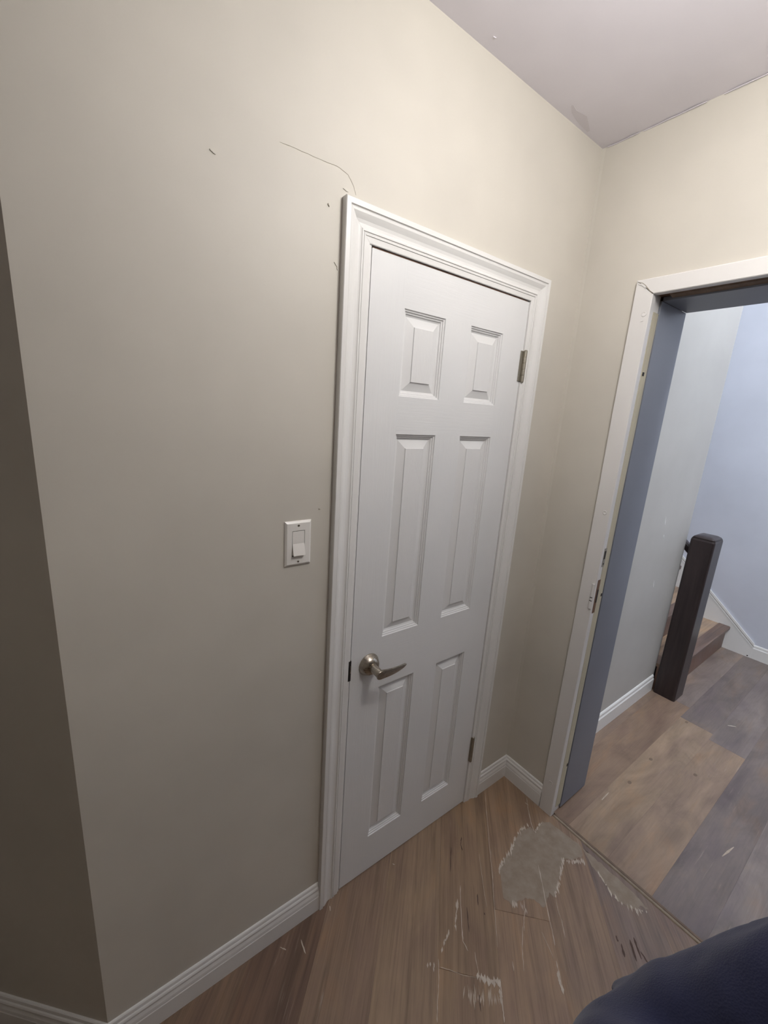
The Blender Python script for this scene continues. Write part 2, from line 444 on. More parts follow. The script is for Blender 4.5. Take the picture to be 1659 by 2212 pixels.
P1 = [zz(*p) for p in [(745, 730), (785, 640), (850, 560), (880, 470), (930, 385), (1020, 355), (1055, 405), (1110, 315), (1190, 315), (1400, 470), (1475, 540), (1490, 610), (1420, 650), (1320, 650), (1290, 760), (1265, 890), (1240, 985), (1190, 955), (1140, 1090), (1050, 1010), (960, 1000), (860, 1060), (775, 985), (760, 850)]]
patch('worn_patch', P1, 'worn', 0.0003, 0.004)
P2 = [z6(*p) for p in [(705, 550), (755, 640), (800, 700), (865, 790), (905, 832), (975, 868), (1000, 846), (1050, 872), (1000, 812), (930, 745), (850, 672), (770, 602)]]
patch('worn_patch', P2, 'worn', 0.0003, 0.004)
def flakes(poly, n, lo, hi, wd, mat='flake', lift=0.0006):
    """short pale slivers along an edge, pointing along the grain"""
    mb = MB(); segs = list(zip(poly[:-1], poly[1:])); tot = sum((b - a).length for a, b in segs)
    for _ in range(n):
        r = random.uniform(0, tot)
        for a, b in segs:
            l = (b - a).length
            if r <= l: c = a.lerp(b, r / l); break
            r -= l
        L = random.uniform(lo, hi); W = wd * random.uniform(0.6, 1.6); lf_ = lift * random.uniform(0.5, 1.5); side = Vector((s2, -s2, 0))
        c = c + side * random.uniform(-0.002, 0.002); d = (GR + side * random.uniform(-0.18, 0.18)).normalized()
        a0 = c - d * L * random.uniform(0.2, 0.8); q = [a0, a0 + d * L * 0.5 + side * W / 2, a0 + d * L, a0 + d * L * 0.45 - side * W / 2]
        mb.rings([[(p.x, p.y, Z0) for p in q], [(p.x, p.y, Z0 + lf_) for p in q]])
    o = mb.build('pale_flakes', mat, fl); o['kind'] = 'stuff'; return o
flakes([zz(735, 750), zz(785, 640), zz(850, 560), zz(880, 470), zz(930, 380), zz(1010, 350)], 46, 0.008, 0.03, 0.005)
flakes([zz(1060, 405), zz(1110, 315), zz(1130, 330)], 10, 0.006, 0.016, 0.004)
flakes([zz(1320, 640), zz(1290, 770), zz(1265, 890), zz(1240, 990)], 34, 0.008, 0.03, 0.004)
flakes([zz(1320, 660), zz(1400, 680), zz(1490, 660), zz(1510, 690)], 20, 0.008, 0.026, 0.004)
flakes([z6(790, 680), z6(850, 775), z6(900, 830), z6(975, 868), z6(1045, 880)], 34, 0.006, 0.026, 0.004)
flakes([zz(860, 1050), zz(930, 1060), zz(985, 1100)], 18, 0.01, 0.03, 0.003)
flakes([zz(540, 1680), zz(600, 1720), zz(660, 1745), zz(745, 1750)], 40, 0.008, 0.022, 0.006)
flakes([zz(370, 1030), zz(345, 1250), zz(270, 1340), zz(215, 1480)], 26, 0.008, 0.028, 0.004)
flakes([zz(750, 1830), zz(765, 1960)], 14, 0.008, 0.02, 0.005)
flakes([zz(1265, 1680), zz(1300, 1800)], 12, 0.01, 0.025, 0.006)
flakes([zz(90, 1590), zz(150, 1580), zz(160, 1640)], 8, 0.004, 0.014, 0.004)
flakes([zz(420, 1860), zz(560, 1900), zz(730, 1900)], 26, 0.015, 0.05, 0.003, 'scr')
def scratch(pts, wd, mat='scr'):
    P = []
    for a, b in zip(pts[:-1], pts[1:]):
        for k in range(5): P.append(a.lerp(b, k / 5) + Vector((random.uniform(-1, 1), random.uniform(-1, 1), 0)) * 0.0007)
    ribbon('scratch', P + [pts[-1]], wd, mat, fl, (0, 0, 1), 0.0005)
for pts, wd, mt in [
    ([(985, 100), (1000, 200), (1025, 330), (1055, 400)], 0.0022, 'flake'), ([(972, 140), (1000, 165)], 0.003, 'flake'),
    ([(1090, 700), (1130, 900), (1180, 1140), (1200, 1230), (1240, 1420)], 0.0026, 'flake'),
    ([(1245, 1000), (1265, 1100), (1305, 1220), (1330, 1350)], 0.0018, 'scr'),
    ([(612, 30), (625, 200), (640, 380), (655, 560), (680, 800), (690, 1000), (705, 1180), (725, 1440)], 0.0018, 'scr'),
    ([(390, 880), (395, 1060), (405, 1250), (415, 1380), (460, 1470)], 0.0022, 'flake'),
    ([(210, 1615), (300, 1640), (420, 1690), (540, 1705)], 0.0016, 'scr'),
    ([(745, 1720), (760, 1850), (775, 2000), (785, 2110)], 0.0028, 'flake'),
    ([(195, 1540), (200, 1750), (185, 1950), (185, 2110)], 0.0026, 'scr'),
    ([(1250, 1560), (1280, 1680), (1310, 1850)], 0.003, 'scr'), ([(950, 1250), (945, 1450), (960, 1650)], 0.0022, 'scr'),
    ([(960, 1010), (970, 1100), (960, 1200), (965, 1290)], 0.002, 'scr'), ([(520, 1480), (540, 1600), (560, 1680)], 0.002, 'scr'),
    ([(560, 600), (585, 800), (630, 1080)], 0.0014, 'scr'), ([(860, 1560), (870, 1650)], 0.002, 'scr'), ([(1120, 1300), (1230, 1540)], 0.0015, 'scr')]:
    scratch([zz(*p) for p in pts], wd, mt)
for pts in ([(905, 1040), (925, 1110)], [(950, 1020), (985, 1130)], [(970, 1010), (1010, 1120)], [(1005, 1080), (1050, 1150)], [(1075, 1120), (1100, 1150)], [(880, 1000), (890, 1030)]):
    scratch([z6(*p) for p in pts], 0.006, 'darkstreak')
for pts in ([(400, 450), (395, 520), (410, 570)], [(545, 960), (550, 1060)], [(605, 1125), (610, 1145)], [(560, 1860), (575, 2010)], [(310, 540), (300, 760)], [(450, 1080), (470, 1300)]):
    scratch([zz(*p) for p in pts], 0.003, 'darkstreak')
for a, b in [((848, 1866), (853, 1868)), ((712, 1957), (714, 1968)), ((605, 2046), (618, 2052)), ((650, 2030), (660, 2060))]:
    scratch([fp(*a), fp(*b)], 0.003, 'flake')
for a, b in [((1572, 1567), (1590, 1570)), ((1300, 1728), (1315, 1712)), ((1560, 1850), (1585, 1830))]:
    p, q = fp(*a), fp(*b); ribbon('floor_fleck', [p, p.lerp(q, .5), q], 0.008, 'flake' if a[0] == 1572 else 'scr', hf, (0, 0, 1), 0.0008)
for (u, v) in ((1406, 1640), (1502, 1674), (1360, 1690), (1483, 1560)):
    p = fp(u, v); r = 0.008
    MB().rings([[(p.x + 1.5 * rr * math.cos(t), p.y + rr * math.sin(t), z) for t in [i * math.pi / 5 for i in range(10)]] for rr, z in ((r, 0.0), (r * 0.8, 0.0004))]).build('knot', 'knot', hf)

# ------------------------------------------------------------------ baseboards
BPROF = [(0, 0), (0.0135, 0), (0.0135, 0.058), (0.0120, 0.0605), (0.0120, 0.0625), (0.0132, 0.0645), (0.0122, 0.072), (0.0098, 0.079), (0.0090, 0.0815), (0.0105, 0.0845), (0.0108, 0.0895), (0.0092, 0.0935), (0.0068, 0.0960), (0.0066, 0.0995), (0.0056, 0.1050), (0.0035, 0.1075), (0, BH)]
HPROF = [(0, 0), (0.0135, 0), (0.0135, 0.082), (0.0105, 0.085), (0.0085, 0.090), (0.0090, 0.093), (0.0085, 0.102), (0.0045, 0.108), (0, 0.110)]
def baseboard(name, a, b, nrm, ma=0.0, mb_=0.0, prof=BPROF, label=None, z=(0, 0), mat='trim'):
    """a to b along the wall foot; nrm points into the room; ma, mb_: mitre slope at each end (+ grows with depth)"""
    a = Vector((a[0], a[1], 0)); b = Vector((b[0], b[1], 0)); d = (b - a).normalized(); n = Vector((nrm[0], nrm[1], 0))
    A = [a + n * p[0] - d * (ma * p[0]) + Vector((0, 0, p[1] + z[0])) for p in prof]; B = [b + n * p[0] + d * (mb_ * p[0]) + Vector((0, 0, p[1] + z[1])) for p in prof]
    o = MB().rings([A, B]).build(name, mat); return struct(o, label)
t8 = math.tan(math.pi / 8)
baseboard('baseboard_left', (XL, 0), (CX0, 0), (0, -1), t8, 0, label='white moulded baseboard left of the closet door')
baseboard('baseboard_middle', (CX1, 0), (0, 0), (0, -1), 0, -1, label='short white baseboard between closet door and corner')
baseboard('baseboard_right', (0, 0), (0, -0.201), (-1, 0), -1, 0, label='short white baseboard between corner and doorway casing')
baseboard('baseboard_angled', (XL, 0), (ax, ay), (-s2, -s2), t8, 0, label='baseboard of the shaded angled wall')
baseboard('baseboard_hall', (WT, YC), (XC - 0.02, YC), (0, -1), 0, 0, HPROF, 'white baseboard along the grey hall wall')
baseboard('baseboard_stair', (XD, -0.362), (XD, -2.7), (-1, 0), 0, 0, HPROF, 'white baseboard right of the stair skirt board')
baseboard('baseboard_near', (0, OPY[1] - 0.06), (0, YB), (-1, 0), 0, 0, label='white baseboard on the right wall past the doorway')
baseboard('baseboard_back', (XF, YB), (0, YB), (0, 1), 0, 0, label='baseboard at the back of the lobby')

# ------------------------------------------------------------------ closet door casing
CPROF = [(0, 0), (0, 0.0165), (0.0015, 0.0185), (0.0125, 0.0185), (0.0132, 0.0150), (0.0150, 0.0145), (0.0165, 0.0152), (0.021, 0.0148), (0.027, 0.0118), (0.033, 0.0084), (0.040, 0.0066), (0.046, 0.0066), (0.0495, 0.0078), (0.0510, 0.0096), (0.0540, 0.0096), (0.0546, 0.0068), (0.0568, 0.0066), (0.0574, 0.0084), (0.0612, 0.0082), (0.0620, 0.0060), (0.0745, 0.0056), (0.0760, 0.0045), (0.0760, 0)]
c1 = struct(empty('trim_1', (CX0, 0, 0)), 'white colonial casing around the closet door')
def casing_leg(x, sgn, zc, name):
    A = [(x + sgn * p[0] - CX0, -p[1], 0.0) for p in CPROF]; B = [(x + sgn * p[0] - CX0, -p[1], zc - p[0]) for p in CPROF]
    return MB().rings([A, B]).build(name, 'trim', c1)
casing_leg(CX0, 1, CZ, 'casing_side'); casing_leg(CX1, -1, CZ, 'casing_side')
MB().rings([[(p[0] + 0.0004, -p[1], CZ - p[0]) for p in CPROF], [(CX1 - CX0 - p[0] - 0.0004, -p[1], CZ - p[0]) for p in CPROF]]).build('casing_head', 'trim', c1)
# jamb lining of the closet door
jb = MB()
jb.box((DX0 - 0.028 - CX0, -0.002, 0), (DX0 - 0.0035 - CX0, 0.11, DZ1 + 0.005)); jb.box((DX1 + 0.0025 - CX0, -0.002, 0), (DX1 + 0.040 - CX0, 0.11, DZ1 + 0.005))
jb.build('side_jamb', 'trim', c1)
MB().box((DX0 - 0.028 - CX0, -0.002, DZ1 + 0.0055), (DX1 + 0.040 - CX0, 0.11, DZ1 + 0.03)).build('head_jamb', 'trim', c1)
MB().box((DX0 - 0.0035 - CX0, 0.040, 0), (DX1 + 0.0025 - CX0, 0.052, DZ1 + 0.005)).build('gap_backing', 'bare', c1)  # unseen sheet behind the slab, added to keep the gaps around it dark
MB().box((DX0 + 0.002 - CX0, 0.0005, DZ1 + 0.0005), (DX1 - 0.01 - CX0, 0.03, DZ1 + 0.003)).build('bare_edge', 'bare', c1)

# ------------------------------------------------------------------ closet door
door = struct(empty('door_1', (DX0, 0, DZ0)), 'white six-panel moulded closet door with lever handle')
DO = Vector((DX0, 0, DZ0))
PX = [-0.8053, -0.6544, -0.5479, -0.3991]; PZ = [0.1610, 0.7828, 0.9649, 1.5983, 1.7021, 1.9256]
xs = [DX0] + PX + [DX1]; zs = [DZ0] + PZ + [DZ1]
v = []; f = []; fm = []
idx = {}
for i, x in enumerate(xs):
    for j, z in enumerate(zs): idx[i, j] = len(v); v.append((x - DO.x, 0, z - DO.z))
for i in range(5):
    for j in range(7):
        if i in (1, 3) and j in (1, 3, 5): continue
        f.append([idx[i, j], idx[i + 1, j], idx[i + 1, j + 1], idx[i, j + 1]]); fm.append(1 if (j in (0, 2, 4, 6) and 0 < i < 4) else 0)
k = len(v); T = 0.035
v += [(0, T, 0), (DX1 - DX0, T, 0), (DX1 - DX0, T, DZ1 - DZ0), (0, T, DZ1 - DZ0)]
f.append([k, k + 3, k + 2, k + 1]); fm.append(0)
f.append([idx[i, 0] for i in range(6)][::-1] + [k, k + 1]); fm.append(0)
f.append([idx[i, 7] for i in range(6)] + [k + 2, k + 3]); fm.append(0)
f.append([idx[0, j] for j in range(8)] + [k + 3, k]); fm.append(0)
f.append([idx[5, j] for j in range(8)][::-1] + [k + 1, k + 2]); fm.append(0)
mesh_obj('door_slab', v, f, None, door, mats=['door_v', 'door_h'], fm=fm)
PP = [(0, 0), (0.0012, 0.0036), (0.0050, 0.0042), (0.0060, 0.0076), (0.0100, 0.0084), (0.0110, 0.0118), (0.0155, 0.0136), (0.0165, 0.0138), (0.0400, 0.0052), (0.0408, 0.0022)]
for (i0, j0) in [(a, b) for b in (5, 3, 1) for a in (1, 3)]:
    x0, x1, z0, z1 = xs[i0], xs[i0 + 1], zs[j0], zs[j0 + 1]
    cx, cz = (x0 + x1) / 2, (z0 + z1) / 2
    v = []; f = []; fm = []
    for q, (ins, dep) in enumerate(PP):
        v += [(x0 + ins - cx, dep, z0 + ins - cz), (x1 - ins - cx, dep, z0 + ins - cz), (x1 - ins - cx, dep, z1 - ins - cz), (x0 + ins - cx, dep, z1 - ins - cz)]
        if q:
            for e in range(4): f.append([(q - 1) * 4 + e, (q - 1) * 4 + (e + 1) % 4, q * 4 + (e + 1) % 4, q * 4 + e]); fm.append(0)
    n = len(v) - 4; f.append([n, n + 1, n + 2, n + 3]); fm.append(1)
    o = mesh_obj('panel', v, f, None, door, mats=['door_m', 'door_p'], fm=fm); o.location = (cx - DO.x, 0, cz - DO.z)
# lever handle
HP = Vector((-0.850, 0, 0.882))
hd = empty('lever_handle', HP - DO); hd.parent = door; hd['label'] = 'satin nickel lever handle'
def lathe(prof, n=40, axis='y'):
    return [[(r * math.cos(2 * math.pi * i / n), -d, r * math.sin(2 * math.pi * i / n)) for i in range(n)] for r, d in prof]
MB().rings(lathe([(0.0365, 0), (0.0365, 0.003), (0.0355, 0.0045), (0.0350, 0.0055), (0.0335, 0.0090), (0.0285, 0.0185), (0.0240, 0.0230), (0.0190, 0.0252), (0.0160, 0.0258)])).build('rosette', 'nickel', hd, smooth=True, bevel=0)
MB().rings(lathe([(0.0150, 0.024), (0.0150, 0.0285), (0.0134, 0.0290), (0.0134, 0.066), (0.0120, 0.068)])).build('spindle', 'nickel', hd, smooth=True)
# lever: grip plate that tapers towards the hinge side, rounded at the spindle
lev = []
prof_l = [(-0.0125, 0.0005, -0.0035), (-0.0105, 0.0065, -0.0085), (-0.006, 0.0105, -0.0110), (0.0, 0.0118, -0.0120), (0.012, 0.0105, -0.0125), (0.03, 0.0072, -0.0132), (0.05, 0.0045, -0.0132), (0.07, 0.0030, -0.0118), (0.088, 0.0024, -0.0090), (0.098, 0.0022, -0.0062), (0.1035, 0.0020, -0.0030), (0.105, 0.0012, -0.0010)]
rings = []
for x, zt, zb in prof_l:
    yf = -0.0675 + 0.10 * max(0, x) ** 1.25; th_ = 0.0065 if x > 0.02 else 0.0075
    zc_, hh = (zt + zb) / 2 * 1.15 - 0.001, (zt - zb) / 2 * 1.3
    ring = []
    for i in range(16):
        a = 2 * math.pi * i / 16; ca, sa = math.cos(a), math.sin(a)
        ring.append((x, yf + th_ * 0.5 * (1 - math.copysign(abs(ca) ** 0.45, ca)) , zc_ + hh * math.copysign(abs(sa) ** 0.6, sa)))
    rings.append(ring)
MB().rings(rings).build('lever', 'nickel', hd, smooth=True)
for nm in ('rosette', 'spindle', 'lever'):
    md = bpy.data.objects[nm].modifiers.new('es', 'EDGE_SPLIT'); md.split_angle = 0.7
# latch cut in the stile edge, its inner shade put in as a dark box
o = MB().box((-0.0090, -0.003, -0.034), (0.0002, 0.02, 0.034)).build('latch_cut_shade', 'dark', door); o.location = Vector((DX0, 0, 0.882)) - DO
o = MB().rings([[(-0.003, 0.0 - 0.0042, -0.012), (0.0, -0.0048, -0.012), (0.0, 0.0, -0.012), (-0.003, 0, -0.012)], [(-0.003, -0.0042, 0.012), (0.0, -0.0048, 0.012), (0.0, 0, 0.012), (-0.003, 0, 0.012)]]).build('latch_bolt', 'nickel', door); o.location = Vector((DX0 - 0.001, 0, 0.888)) - DO
# hinges: barrel of knuckles with the leaf edges
def hinge(z0, z1, mat, leaf):
    e = empty('hinge', Vector((DX1, 0, z0)) - DO); e.parent = door
    h = z1 - z0; MB().box((-0.012 if leaf else -0.002, -0.0040, 0.0), (0.013, -0.0005, h)).build('leaf', mat, e, bevel=0.0008)
    n = 5; gp = 0.0012
    for i in range(n):
        a = h * i / n + (gp if i else 0); b = h * (i + 1) / n
        MB().rings([[(0.0065 + 0.0062 * math.cos(2 * math.pi * q / 20), -0.0068 + 0.0062 * math.sin(2 * math.pi * q / 20), z) for q in range(20)] for z in (a, b)]).build('knuckle', mat, e, smooth=False)
    MB().rings([[(0.0065 + r * math.cos(2 * math.pi * q / 14), -0.0068 + r * math.sin(2 * math.pi * q / 14), z) for q in range(14)] for r, z in ((0.0045, -0.004), (0.0056, -0.001), (0.0056, 0.0), (0.003, 0.0), (0.003, h), (0.0056, h), (0.0056, h + 0.002), (0.0035, h + 0.004))]).build('hinge_pin', mat, e)
hinge(1.790, 1.888, 'steel', True)
hinge(0.222, 0.340, 'steel', False)

# ------------------------------------------------------------------ doorway casing and jamb in the right wall
c2 = struct(empty('trim_2', (0, OPY[0], 0)), 'old white flat casing and blue-grey jamb of the doorway')
yo = OPY[0]
CB0, CB1 = -0.202, -0.260      # casing outer / inner edge
BZ0, BZ1 = 2.078, 2.1265
def lf(y): return y - yo
def wob(a): return a + random.uniform(-0.0012, 0.0012)
# left leg with a slightly uneven outer edge and mitred top
zsm = [0.0, 0.2, 0.5, 0.9, 1.3, 1.7, BZ0]
rg = []
for z in zsm:
    w0 = wob(CB0); tz = BZ1 if z == BZ0 else z
    rg.append([(0, lf(w0), tz), (-0.011, lf(w0), tz), (-0.014, lf(w0 - 0.003), tz if z != BZ0 else tz - 0.003), (-0.014, lf(CB1 + 0.002), z), (-0.012, lf(CB1), z), (0.012, lf(CB1), z), (0.012, lf(CB1 + 0.01), z), (0, lf(CB1 + 0.02), z)])
MB().rings(rg).build('casing_side', 'trim_old', c2)
rg = []
ys = [None, CB1 - 0.15, CB1 - 0.4, CB1 - 0.7, OPY[1] - 0.06]
for y_ in ys:
    a0 = CB0 if y_ is None else y_; a1 = CB1 if y_ is None else y_; e = 0.0 if y_ is None else random.uniform(-0.001, 0.001)
    rg.append([(0, lf(a0 - 0.0008), BZ1 + e), (-0.012, lf(a0 - 0.0008), BZ1 + e), (-0.0145, lf(a0 - 0.004), BZ1 - 0.003 + e), (-0.0145, lf(a1 - 0.0004), BZ0 + 0.002), (-0.0125, lf(a1), BZ0), (0.012, lf(a1), BZ0), (0.012, lf(a1), BZ0 + 0.01), (0, lf(a1), BZ0 + 0.02)])
MB().rings(rg).build('casing_head', 'trim_old', c2)
MB().box((-0.0145, lf(OPY[1] - 0.06), 0), (0.012, lf(OPY[1]), BZ0)).build('casing_side', 'trim_old', c2)
ribbon('mitre_crack', [(-0.0146, lf(y_), z) for y_, z in ((-0.2065, 2.121), (-0.214, 2.118), (-0.222, 2.116), (-0.232, 2.108), (-0.241, 2.097), (-0.250, 2.087), (-0.259, 2.079))], 0.0018, 'crack', c2, (-1, 0, 0), 0.0006)
ribbon('paint_flake', [(-0.0146, lf(y_), z) for y_, z in ((-0.210, 2.114), (-0.220, 2.111), (-0.229, 2.104), (-0.236, 2.096))], 0.004, 'trim_old', c2, (-1, 0, 0), 0.0014)
# lining: dark gap, raw beige strip, blue-grey jamb board
jy = OPY[0]
MB().box((0.0, lf(jy + 0.02), 0), (WT, lf(jy + 0.012), OPZ + 0.03)).build('jamb_backing', 'bare', c2)
MB().box((0.012, lf(jy + 0.016), 0), (0.058, lf(jy + 0.007), OPZ + 0.012)).build('rebate_board', 'trim_old', c2)
rg = []
for i in range(15):
    z = 0.03 + (2.030 - 0.03) * i / 14; a = 0.017 + random.uniform(0, 0.004); b = 0.056 + random.uniform(-0.003, 0.0)
    rg.append([(a, lf(jy + 0.008), z), (a, lf(jy + 0.0035 + random.uniform(-.0008, .0008)), z), ((a + b) / 2, lf(jy + 0.0025), z), (b, lf(jy + 0.003), z), (b, lf(jy + 0.008), z)])
MB().rings(rg).build('raw_strip', 'beige', c2)
MB().box((0.0565, lf(jy + 0.013), 0.010), (WT + 0.008, lf(jy), OPZ - 0.004)).build('jamb_board', 'jamb', c2, bevel=0.001)
# head lining
MB().box((0.0, lf(OPY[1]), OPZ + 0.010), (WT, lf(jy + 0.012), OPZ + 0.03)).build('jamb_backing', 'bare', c2)
MB().box((0.060, lf(OPY[1] + 0.002), OPZ - 0.004), (WT + 0.008, lf(jy), OPZ + 0.009)).build('head_jamb_board', 'jamb', c2, bevel=0.001)
rg = []
for i in range(12):
    y_ = jy - 0.03 - 0.75 * i / 11; b = 0.05 + 0.03 * min(1, i / 5) + random.uniform(-0.004, 0.004)
    rg.append([(0.030, lf(y_), OPZ + 0.010), (0.032, lf(y_), OPZ + 0.004), (b, lf(y_), OPZ + 0.0005), (b + 0.006, lf(y_), OPZ + 0.004), (b + 0.006, lf(y_), OPZ + 0.010)])
MB().rings(rg).build('torn_strip', 'knot', c2)
MB().box((0.0, lf(OPY[1] - 0.02), 0), (WT + 0.008, lf(OPY[1]), OPZ + 0.01)).build('jamb_board', 'jamb', c2)
# old strike and hinge leftovers
def onjamb(name, x0, x1, z0, z1, y0, y1, mat): return MB().box((x0, lf(y0), z0), (x1, lf(y1), z1)).build(name, mat, c2, bevel=0.0006)
onjamb('strike_plate', 0.0015, 0.0185, 1.150, 1.222, -0.2590, -0.2610, 'steel')
onjamb('strike_hole', 0.0050, 0.0150, 1.180, 1.212, -0.2600, -0.2616, 'dark')
onjamb('strike_screw', 0.0080, 0.0130, 1.158, 1.165, -0.2600, -0.2616, 'dark')
onjamb('mortise', -0.0030, 0.0170, 0.962, 1.098, -0.2590, -0.2606, 'bare')
onjamb('mortise_hole', 0.0060, 0.0160, 1.005, 1.058, -0.2600, -0.2612, 'dark')
onjamb('screw_hole', 0.043, 0.052, 1.022, 1.034, jy + 0.004, jy + 0.0018, 'dark')
onjamb('knock_hole', 0.024, 0.036, 1.832, 1.844, jy + 0.004, jy + 0.0016, 'dark')
onjamb('knock_hole', 0.044, 0.052, 0.232, 0.245, jy + 0.004, jy + 0.0016, 'dark')
e = MB()
e.rings([[(-0.0165 + 0.0040 * math.cos(a), lf(-0.2535) + 0.0050 * math.sin(a), z) for a in [i * math.pi / 6 for i in range(12)]] for z in (0.984, 0.987, 1.080, 1.083)])
e.build('painted_hinge_barrel', 'trim_old', c2, smooth=False)
for z in (1.015, 1.028): onjamb('hinge_gap', -0.0208, -0.012, z, z + 0.003, -0.2580, -0.2496, 'dark')
for y_, z in ((-0.244, 2.02), (-0.242, 1.356), (-0.234, 0.158)):
    MB().rings([[(-0.014 - d, lf(y_) + r * math.cos(a), z + r * math.sin(a)) for a in [i * math.pi / 6 for i in range(12)]] for r, d in ((0.0085, 0), (0.008, 0.001), (0.0055, 0.0012), (0.0045, 0.0003), (0.001, 0.0004))]).build('screw_cap', 'trim_old', c2, smooth=True)
ribbon('paint_flake', [(-0.0145, lf(-0.238), 1.998), (-0.0145, lf(-0.246), 1.999)], 0.004, 'trim_old', c2, (-1, 0, 0), 0.001)

# ------------------------------------------------------------------ light switch
sw = tag(empty('light_switch', (-1.0998, 0, 1.3168)), 'white rocker light switch and wall plate left of the closet door', 'light switch')
W2, H2 = 0.0363, 0.0594
def rr(w, h, y): return [(-w, y, -h), (w, y, -h), (w, y, h), (-w, y, h)]
mb = MB()
outer = [rr(W2, H2, 0), rr(W2, H2, -0.0015), rr(W2 - 0.0012, H2 - 0.0012, -0.0035), rr(W2 - 0.0055, H2 - 0.0055, -0.0064), rr(0.0176, 0.0345, -0.0066), rr(0.0168, 0.0337, -0.0060), rr(0.0168, 0.0337, -0.001)]
mb.rings(outer, cap=True)
mb.build('wall_plate', 'plastic', sw)
# rocker: flat upper half, lower half kicked out
mb = MB()
a, h = 0.0160, 0.0328
sec = [(h, -0.001), (h, -0.0062), (0.0, -0.0066), (-0.001, -0.0070), (-h + 0.003, -0.0150), (-h + 0.003, -0.001)]
mb.rings([[(x, y_, z) for z, y_ in sec] for x in (-a, a)]); mb.build('rocker', 'plastic', sw)
MB().box((-0.0168, -0.0055, -0.0337), (0.0168, -0.0050, 0.0337)).build('rocker_gap', 'dark', sw)
for s in (1, -1):
    sc = MB().rings(lathe([(0.0030, 0.0064), (0.0030, 0.0070), (0.0020, 0.0078)], 14)).build('screw', 'steel', sw); sc.location = (0, 0, s * 0.0478)
    o = MB().box((-0.0004, -0.0081, -0.0026), (0.0004, -0.0076, 0.0026)).build('slot', 'dark', sc)

# ------------------------------------------------------------------ stairs, skirt, newel, rail
st = tag(empty('staircase', (1.46, -0.185, 0)), 'wooden staircase climbing behind the dark newel post', 'staircase')
RI, RU, X0s, X1s = 0.185, 0.206, 1.525, XD - 0.016
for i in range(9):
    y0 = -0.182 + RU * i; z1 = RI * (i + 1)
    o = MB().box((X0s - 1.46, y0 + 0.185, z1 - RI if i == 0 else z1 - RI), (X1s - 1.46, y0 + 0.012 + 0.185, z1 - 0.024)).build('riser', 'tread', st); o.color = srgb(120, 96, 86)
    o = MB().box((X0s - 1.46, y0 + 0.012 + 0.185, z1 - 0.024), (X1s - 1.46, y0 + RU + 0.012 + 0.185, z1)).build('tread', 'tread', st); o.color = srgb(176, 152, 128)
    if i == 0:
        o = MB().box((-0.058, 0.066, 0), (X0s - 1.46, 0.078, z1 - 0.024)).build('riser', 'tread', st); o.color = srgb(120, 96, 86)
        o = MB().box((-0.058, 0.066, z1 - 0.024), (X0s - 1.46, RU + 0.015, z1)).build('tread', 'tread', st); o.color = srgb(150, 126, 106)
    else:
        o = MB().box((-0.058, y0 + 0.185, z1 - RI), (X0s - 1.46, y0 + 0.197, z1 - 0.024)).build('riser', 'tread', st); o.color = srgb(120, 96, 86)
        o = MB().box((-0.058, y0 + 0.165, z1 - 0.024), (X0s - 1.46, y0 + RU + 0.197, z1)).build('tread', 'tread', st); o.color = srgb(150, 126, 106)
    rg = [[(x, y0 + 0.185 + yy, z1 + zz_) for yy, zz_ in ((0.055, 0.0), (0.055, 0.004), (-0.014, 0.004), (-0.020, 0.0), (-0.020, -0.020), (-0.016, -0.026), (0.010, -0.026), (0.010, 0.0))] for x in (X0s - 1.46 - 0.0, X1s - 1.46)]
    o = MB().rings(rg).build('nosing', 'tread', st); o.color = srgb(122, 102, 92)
# white skirt board on the stairwell wall
sl = 0.900; ys0, zs0 = -0.362, 0.103
sk = struct(empty('trim_4', (XD, ys0, 0)), 'white skirt board rising along the stairwell wall')
L_ = 1.9
pl = [(0, 0), (0.35, 0), (L_, sl * (L_ - 0.30)), (L_, sl * L_ + zs0 - 0.014), (0, zs0 - 0.014)]
MB().rings([[(0, y_, z) for y_, z in pl], [(-0.015, y_, z) for y_, z in pl]]).build('skirt_board', 'trim', sk)
def strip(off0, off1, dep, nm, mat='trim'):
    q = [(0, zs0 + off0), (L_, zs0 + sl * L_ + off0), (L_, zs0 + sl * L_ + off1), (0, zs0 + off1)]
    MB().rings([[(0, y_, z) for y_, z in q], [(-dep, y_, z) for y_, z in q]]).build(nm, mat, sk)
strip(-0.004, 0.016, 0.012, 'skirt_cap'); strip(-0.012, -0.004, 0.005, 'skirt_groove', 'crack'); strip(-0.024, -0.012, 0.0175, 'skirt_bead')
p = at(1614, 1416, 0, XD - 0.016)
MB().rings([[(-0.0155 - d, p.y - ys0 + r * math.cos(a_), p.z + r * math.sin(a_)) for a_ in [i * math.pi / 5 for i in range(10)]] for r, d in ((0.005, 0), (0.004, 0.0006))]).build('nail_hole', 'dark', sk)
